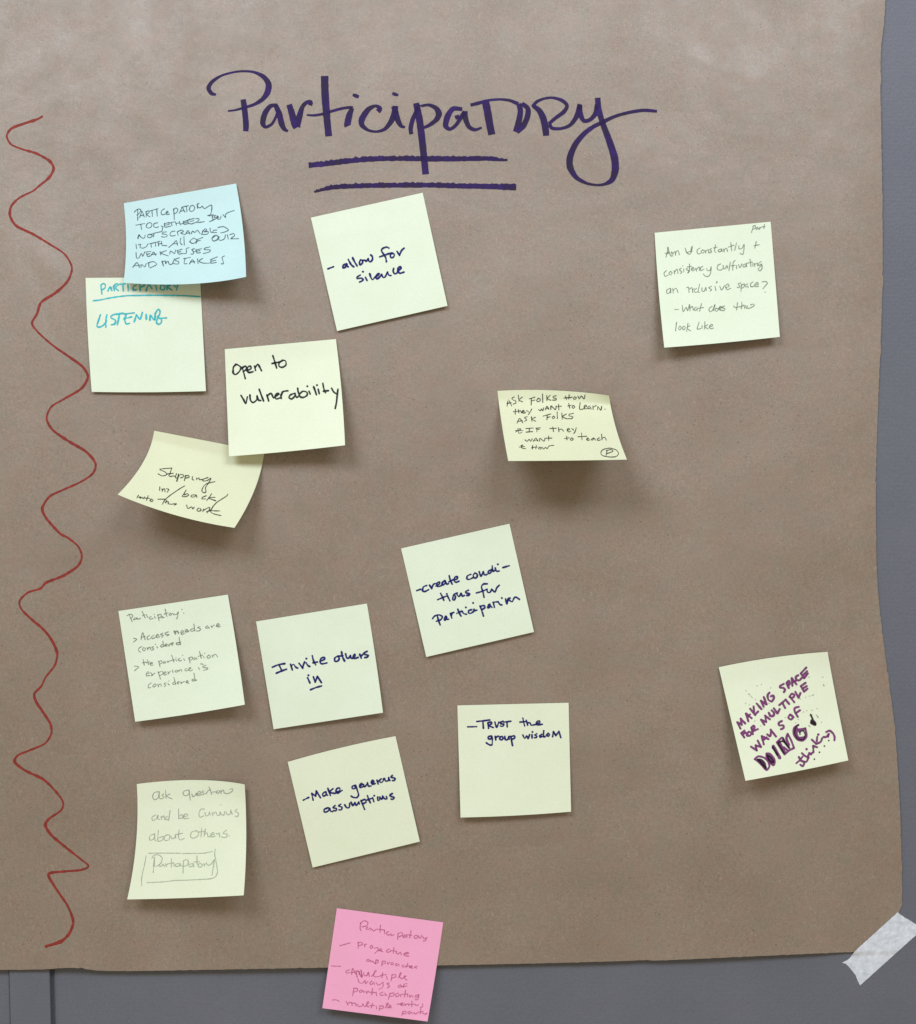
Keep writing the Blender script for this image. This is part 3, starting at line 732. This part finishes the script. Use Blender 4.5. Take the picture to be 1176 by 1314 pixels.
# --- making space
n = Note('pale', [(922.6, 856.2), (1062.2, 836.5), (1088.9, 975.7), (956.9, 1001.9)], dict(t=(0, -2.6), r=(-0.5, 0), b=(0, 0.8)), dict(bl=13, br=10, p=1.5, tr=2.5, sidel=6),
         'pale note with slanting purple capitals and a bold outlined DOING')
W1, W2, W3 = (940, 850, 10.69), (960, 915, 9.8), (945, 860, 9.046)
n.write(W1, """112,908 68,820; 68,820 130,857; 130,857 116,770; 116,770 178,838; 220,808 188,700; 188,700 265,765; 205,762 242,715; 245,635 315,722; 292,605 300,680; 310,718 355,672; 335,565 400,640; 430,605 392,525; 392,525 470,575; 470,575 432,475; 510,415 485,450 495,510 540,535 570,490 560,455 530,465; 705,295 660,320 655,345 700,350 725,375 708,405; 745,280 775,352; 745,280 775,255 787,300 765,322; 825,320 815,215; 815,215 880,300; 830,272 872,250; 905,175 870,200 885,240 920,245 955,210; 1015,70 940,150; 940,150 985,215; 985,215 1035,150; 965,180 1025,120
165,935 122,970; 122,970 165,1030; 140,990 182,960; 215,960 200,1000 240,1005 262,970 228,950; 262,895 282,985; 262,895 292,868 305,895 272,935; 282,942 350,915; 440,855 395,785; 395,785 465,817; 465,817 450,730; 450,730 515,780; 500,690 525,735 565,730 572,690 540,658; 570,630 620,700; 620,700 650,640; 645,585 735,510; 690,560 725,625; 730,510 780,570; 790,470 850,545; 785,470 815,430 850,445 840,475 810,490; 865,405 910,485; 910,485 935,420; 1005,280 940,325; 940,325 985,400; 985,400 1030,360; 965,357 1020,325""", 'purple', 2.9, jit=0.2)
n.write(W3, "172,888 240,932; 240,932 225,872; 225,872 288,892; 288,892 250,818; 320,860 297,765; 297,765 375,800; 310,815 352,780; 360,745 395,765 405,700; 400,690 462,770; 530,590 495,610 500,640 545,640 550,670 520,685; 625,515 605,550 635,572 660,545 630,515; 725,425 680,440 680,480 715,540; 690,500 740,465", 'purple', 2.9, jit=0.2)
n.write(W2, "w2.7 85,580 130,545 200,560 255,610 270,670 240,715 215,700 150,630 90,580; w3.2 235,510 275,515 325,570 335,620 320,655 280,620 240,570 235,515; w4.4 320,418 400,562; w2.5 365,365 425,308; 500,260 545,345 580,440; 580,440 520,470 460,520; 460,520 365,370; w3.4 500,268 485,320 515,400; w3.0 450,430 500,470; 635,150 582,185 575,260 620,330 690,345 738,290 722,190; w4.4 612,195 605,262 642,320 705,310; w3.6 640,210 720,200; w3.4 640,215 650,235; w4.0 160,605 215,665; w4.0 262,550 305,625; w3.0 395,355 465,490; w3.0 440,335 520,440", 'purple', 2.7, start=3, jit=0.1)
n.write(W2, "w2.7 120,585 170,590 215,640 225,690; w3.0 225,690 190,650 135,592; w2.8 150,602 205,665; w2.4 245,530 290,560 322,612 295,617 258,575 245,535; w2.8 312,430 372,527; w2.0 378,372 455,505; w2.2 385,370 440,355 515,428; w2.2 440,310 490,400 515,425; w1.6 635,145 597,190 590,260 630,320 690,335 720,280 700,225 660,235 655,268; w2.6 790,20 815,75; w5.0 808,100 838,128; w4.0 800,120 845,142", 'plum', 2.0, start=16, jit=0.15)
n.write(W2, "w2.2 608,632 655,590 690,545; 640,552 672,600 735,612 760,560; 660,650 692,668 715,612; 680,505 720,540 765,560; 750,560 768,520 795,520; 770,502 795,515; 738,454; 790,515 825,490; 825,490 820,412; 820,412 870,430; 805,335 860,388; 872,300 866,355; 860,388 915,362 932,318; 886,270; 950,300 985,300 1018,262; 985,238 1030,222 1072,258 1090,300 1088,342; 1018,265 1008,298", 'purple', 2.8, jit=0.2)
n.write(W2, "836,580; 900,493; 962,415; 1017,346", 'plum', 1.9, 'pen_dots')
n.write(W3, "245,180; 293,165; 215,590; 400,205; 690,610; 720,570; 780,485; 820,470; 570,550; 945,545; 930,520 955,548; 990,605; 850,650; 840,640 858,655; 1005,80; 1015,170; 1012,165 1020,185; 880,465; 110,385; 380,385; 745,335; 805,315; 850,300; 880,292 900,285; 845,80; 320,445; 150,280; w0.8 110,230 120,245; w0.8 140,270 160,285; w0.8 165,295 190,320; 225,340; 940,445; 680,545; 150,400; w0.8 280,640 288,655; 555,265", 'faint', 1.4, 'pen_dots')

# --- make generous assumptions
n = Note('pale', [(369.4, 977.8), (507.8, 944.7), (539, 1079.9), (401.5, 1113.2)], dict(t=(-0.5, -1.8)), dict(bl=1.4, br=2.2, tl=0.8),
         'tilted pale note reading Make generous assumptions in navy ink')
W = (385, 985, 9.046)
n.write(W, """40,378 105,345; 155,378 138,298; 138,298 185,332; 185,332 190,270; 190,270 240,350; 295,280 265,305 275,332 305,315 305,282; 305,282 308,312 322,320; 325,240 355,322; 385,245 345,285 410,300; 425,290 465,265 460,235 430,245 420,275 440,295 490,265; 640,205 608,220 612,245 640,240 648,205; 648,210 670,270 682,320 660,348 620,345 595,330; 695,210 725,195 715,180 695,200 700,230 735,220; 740,195 752,225 785,185; 785,175 798,215 825,212; 835,185 860,165 845,145 830,170 845,195 875,185; 895,145 910,190; 905,165 930,140; 945,130 925,155 940,172 965,160 972,128; 985,125 995,155 1028,150 1032,115; 1030,120 1045,150; 1075,90 1058,110 1105,125 1095,150 1075,150
330,465 285,485 285,515 320,510 350,475; 342,470 358,505 378,512; 410,440 385,465 425,475 420,500 390,500; 475,425 450,445 490,460 480,490 455,490; 520,430 545,465 575,460 578,415; 595,400 615,440 640,405; 640,405 655,440 685,400; 682,400 692,422; 710,380 730,430 752,485; 715,385 755,370 770,400 730,420; 785,325 800,370 820,410; 780,375 840,355; 845,350 860,395; 864,326; 905,340 905,380 925,375 930,342; 928,345 952,368 962,332; 960,330 985,362 1012,360 1005,335; 1075,300 1045,320 1060,335 1095,345 1080,368 1060,365""", 'navy', 2.25)

# --- ask questions
n = Note('pale', [(175.8, 1006.1), (314.2, 1006.6), (313, 1148.9), (163.5, 1154.1)], dict(t=(6, -5.4), l=(5.4, 0), r=(2.6, 0), b=(0, 0.8)), dict(bl=10, br=15, p=1.4, tr=4, side=6),
         'yellow note with faint pencil, Participatory boxed at its foot')
W1, W2 = (180, 1005, 8.711), (175, 1080, 9.408)
n.write(W1, """205,95 160,105 140,150 160,185 200,165 215,95; 215,95 215,165 240,175; 265,120 245,135 270,155 250,172; 285,80 290,170; 335,120 295,145 358,175; 545,75 500,85 480,110 500,140 545,125 552,85; 545,80 555,140 562,190; 578,118 588,148 612,140 628,112; 628,115 635,140; 640,125 680,110 665,90 640,110 645,140 690,125; 710,85 690,100 720,115 700,130; 770,40 800,125; 735,120 765,80 790,78; 805,100 845,95; 870,80 850,105 880,110 888,85; 900,80 905,115; 905,100 930,75 940,110; 945,110 985,115 1035,85 1030,60 1005,70""", 'grey', 1.15)
n.write(W1, """903,240; 175,355 135,380 140,415 180,400 200,355; 200,360 200,400 220,405; 235,370 240,405; 240,385 265,365 275,405; 310,370 285,385 290,410 320,400; 335,305 320,420; 430,285 432,400; 432,395 475,385 470,350 435,370; 485,375 535,360 515,340 490,360 490,395 545,390; 720,290 680,290 658,340 670,380 710,365; 725,325 735,365 765,355 775,320; 775,320 785,355; 805,325 815,365; 815,345 840,320; 850,325 865,360 890,355 895,320; 895,325 915,355 940,350 945,315; 960,320 975,350 1005,345 1015,300; 1015,310 1030,345; 1085,290 1060,310 1100,335 1090,370 1060,368
160,565 110,590 108,635 150,625 165,570; 165,570 165,630 180,645; 205,525 200,645 250,635 260,595 215,610; 305,575 270,600 280,640 325,630 330,580 300,578; 345,590 355,620 385,610 395,575; 395,580 400,615; 435,525 430,600 450,635 495,615; 395,575 475,560; 630,530 580,545 562,590 590,615 640,595 655,555 625,530; 690,505 680,600; 650,545 732,540; 730,510 715,595; 720,570 750,555 760,600 785,590; 790,580 830,570 815,550 790,570 800,600 840,590; 850,560 865,570 885,555 890,600; 965,525 925,560 975,570 960,605 910,600; 996,590""", 'faint', 1.2)
n.write(W2, "w1.7 222,190 212,300; 222,240 205,375; 190,200 215,165 270,160 315,200 290,270 235,300; 300,260 275,280 285,300 320,285 320,265 345,300; 355,265 365,300; 365,280 385,265; 425,205 425,310; 395,265 455,255; 455,265 460,295; 510,260 475,275 480,300 520,290 525,265; 530,260 535,295 555,285; 570,230 565,380; 570,240 600,215 630,235 620,280 570,300; 680,265 640,275 645,305 685,290 690,260 695,305; 735,170 735,265 750,270; 700,245 760,240; 760,265 745,295 775,310 800,280 770,260; 815,265 825,295; 825,280 850,255; 850,265 870,285 905,270 940,220; 945,215 930,310 915,405", 'faint', 1.2)
n.write(W2, "120,170 105,260 75,390 65,460 68,530; 150,140 350,138 540,140; 560,143 800,140 860,130 920,120; 955,90 948,150 960,220 975,300 980,370 960,420 915,445 800,455 600,465 480,468 330,485 130,495", 'faint', 1.2, 'pencil_box')

# --- pink note
n = Note('pink', [(432.5, 1165.4), (569.1, 1183.6), (548.9, 1310.8), (413.9, 1293.7)], dict(r=(0.5, 0)), dict(bl=1.5, br=4),
         'bright pink note hanging over the bottom edge of the brown paper')
W1, W2 = (420, 1175, 8.4), (420, 1235, 8.4)
n.write(W1, """365,75 355,130 365,160; 355,85 400,55 440,75 425,110 375,120; 440,120 420,140 445,150 465,130 470,155; 480,140 500,165 525,150; 575,100 570,180; 530,145 620,155; 620,160 620,195; 665,170 640,185 655,210 685,200; 690,195 690,215 720,205; 765,190 760,255; 765,195 800,180 815,205 770,230; 840,205 815,225 835,235 855,210 860,235; 905,160 890,240; 855,205 912,210; 960,210 935,225 950,245 980,235 965,212; 985,215 1000,245 1022,210; 1030,225 1050,250 1075,235; 1075,235 1060,270 1035,270
135,325 250,293; 335,285 335,350; 330,295 370,285 380,310 340,325; 400,305 405,335; 405,320 425,305; 480,320 460,335 475,352 495,340 480,320; 510,350 545,345 550,370 515,405; 555,378 590,368 580,355 560,370 600,388; 670,360 640,375 650,395 685,385; 720,345 715,405; 685,375 750,385; 745,390 760,415 790,395 800,420; 825,415 880,405 860,395 830,410 840,430 880,435
450,470 425,480 440,495 465,480 475,500 490,490 520,520; 530,475 520,520; 525,480 550,480 545,510 520,510; 595,490 590,540; 595,495 625,490 625,515 595,520; 650,505 655,525; 655,515 675,505; 700,505 685,520 705,530 715,515 700,505; 755,515 735,525 750,540 770,520 775,540; 830,530 805,540 820,555 850,545; 870,510 855,555; 860,545 885,540 890,560; 890,555 920,545 905,540 895,558 925,565; 970,545 940,555 968,566""", 'rose', 1.3)
n.write(W2, """48,38 145,42; 240,80 205,95 210,115 245,110; 265,130 275,65 310,125; 260,110 300,105; w1.5 325,165 315,95 350,100 345,130; w1.5 335,95 375,160 365,80 378,150; 395,110 400,140 430,140 445,105 455,150; 480,150 530,95 515,90 500,130 515,155 570,150; 600,110 590,165; 575,140 640,130; 640,150 650,185; 700,130 690,195; 700,135 740,130 740,155 700,170; 770,165 800,115 790,110 780,150 800,175; 805,175 850,150 835,145 830,170 860,190
335,180 345,215 380,225 410,195 415,230 440,205; 485,200 460,220 475,240 505,215 510,240; 530,220 555,245 600,215; 605,215 600,265 560,290; 670,220 645,230 675,255 650,275; 790,245 765,255 775,270 805,260 790,240; 860,230 830,235 825,270; 800,260 862,255
290,275 275,360; 285,280 325,280 325,305 285,320; 375,295 345,310 360,325 390,305 400,325; 420,310 430,335; 430,320 450,310; 490,280 480,350; 450,320 520,325; 530,320 535,360; 600,320 570,335 580,355 610,350; 625,330 630,355 645,350; 680,330 660,395; 680,335 720,330 715,360 670,365; 765,330 735,350 755,370 785,345 795,370; 845,300 835,375; 800,345 872,340; 865,350 870,370; 890,355 895,375; 895,365 915,355 925,375; 990,345 950,360 960,380 990,355 975,400 950,400
55,405 95,403 130,418; 205,420 225,460; 225,440 260,430 270,465; 270,440 305,440 315,470; 330,450 340,475 375,470 385,445 400,475; 410,475 450,430 435,425 425,465 450,480; 490,440 475,490; 460,465 512,465; 530,470 535,500; 570,465 560,520; 570,470 605,470 600,495 565,500; 625,490 660,445 645,440 640,480; 650,490 690,470 675,460 665,485 695,488; 755,450 800,445; 790,455 820,440 805,435 795,460 825,460; 835,445 845,465; 845,455 870,445 880,465; 915,415 910,475; 880,450 942,450; 950,450 960,465 985,455; 1030,445 1030,475 1005,488
815,530 805,570; 815,535 850,525 850,550 815,555; 895,525 870,540 885,555 910,535 920,555; 935,540 950,555 980,540; 1010,500 1005,555; 985,535 1038,530; 1030,545 1050,555 1080,545 1060,565""", 'rose', 1.3)

# ------------------------------------------------------------------ masking tape
def build_tape():
    z = 8.016
    P = lambda x, y: (1050 + x / z, 1150 + y / z)
    a0, a1 = P(262, 672), P(820, 165)        # upper long edge
    b0, b1 = P(432, 918), P(1080, 336)       # lower long edge
    left = [P(248, 683), P(290, 695), P(325, 735), P(350, 765), P(385, 810), P(405, 862), P(432, 918)]
    right = [P(820, 165), P(850, 190), P(895, 222), P(935, 242), P(975, 270), P(1012, 290), P(1080, 336)]
    def along(tab, t):
        f = t * (len(tab) - 1)
        k = min(int(f), len(tab) - 2)
        s = f - k
        return (tab[k][0] * (1-s) + tab[k+1][0] * s, tab[k][1] * (1-s) + tab[k+1][1] * s)
    nu, nv = 90, 44
    o = plan(1130, 1217, -0.003)
    pts = []
    for j in range(nv + 1):
        v = j / nv
        row = []
        for i in range(nu + 1):
            u = i / nu
            l, r = along(left, v), along(right, v)
            x = l[0] + (r[0] - l[0]) * u
            y = l[1] + (r[1] - l[1]) * u
            # slight waist on the upper edge near the torn end
            y += 3.0 * math.exp(-((u - 0.12) / 0.08) ** 2) * (1 - v) ** 2
            x += 0.25 * noise.noise(Vector((u * 40, v * 20, 3)))
            y += 0.25 * noise.noise(Vector((u * 40, v * 20, 8)))
            # rides over the paper edge
            dx = curve(RIGHT, y) - x
            dy = curve(BOTTOM, x) - y
            d = min(dx, dy)
            s = min(1, max(0, (d + 6) / 7))
            s = s * s * (3 - 2 * s)
            hs = sheet_h(min(x, 1156), min(y, 1218)) + 0.00022
            hw = WALL_H + 0.00012
            h = hw * (1 - s) + max(hs, hw + 0.00025) * s
            h += 0.00030 * abs(noise.noise(Vector((u * 9, v * 5, 4)))) + 0.00012 * abs(noise.noise(Vector((u * 26, v * 14, 1))))
            row.append(plan(x, y, h))
        pts.append(row)
    t = link('masking_tape', sheet_mesh('masking_tape', pts, M_TAPE, 0.00004, o), loc=o)
    t['label'] = 'torn strip of whitish masking tape holding the lower right corner of the brown paper'
    t['category'] = 'tape'
build_tape()
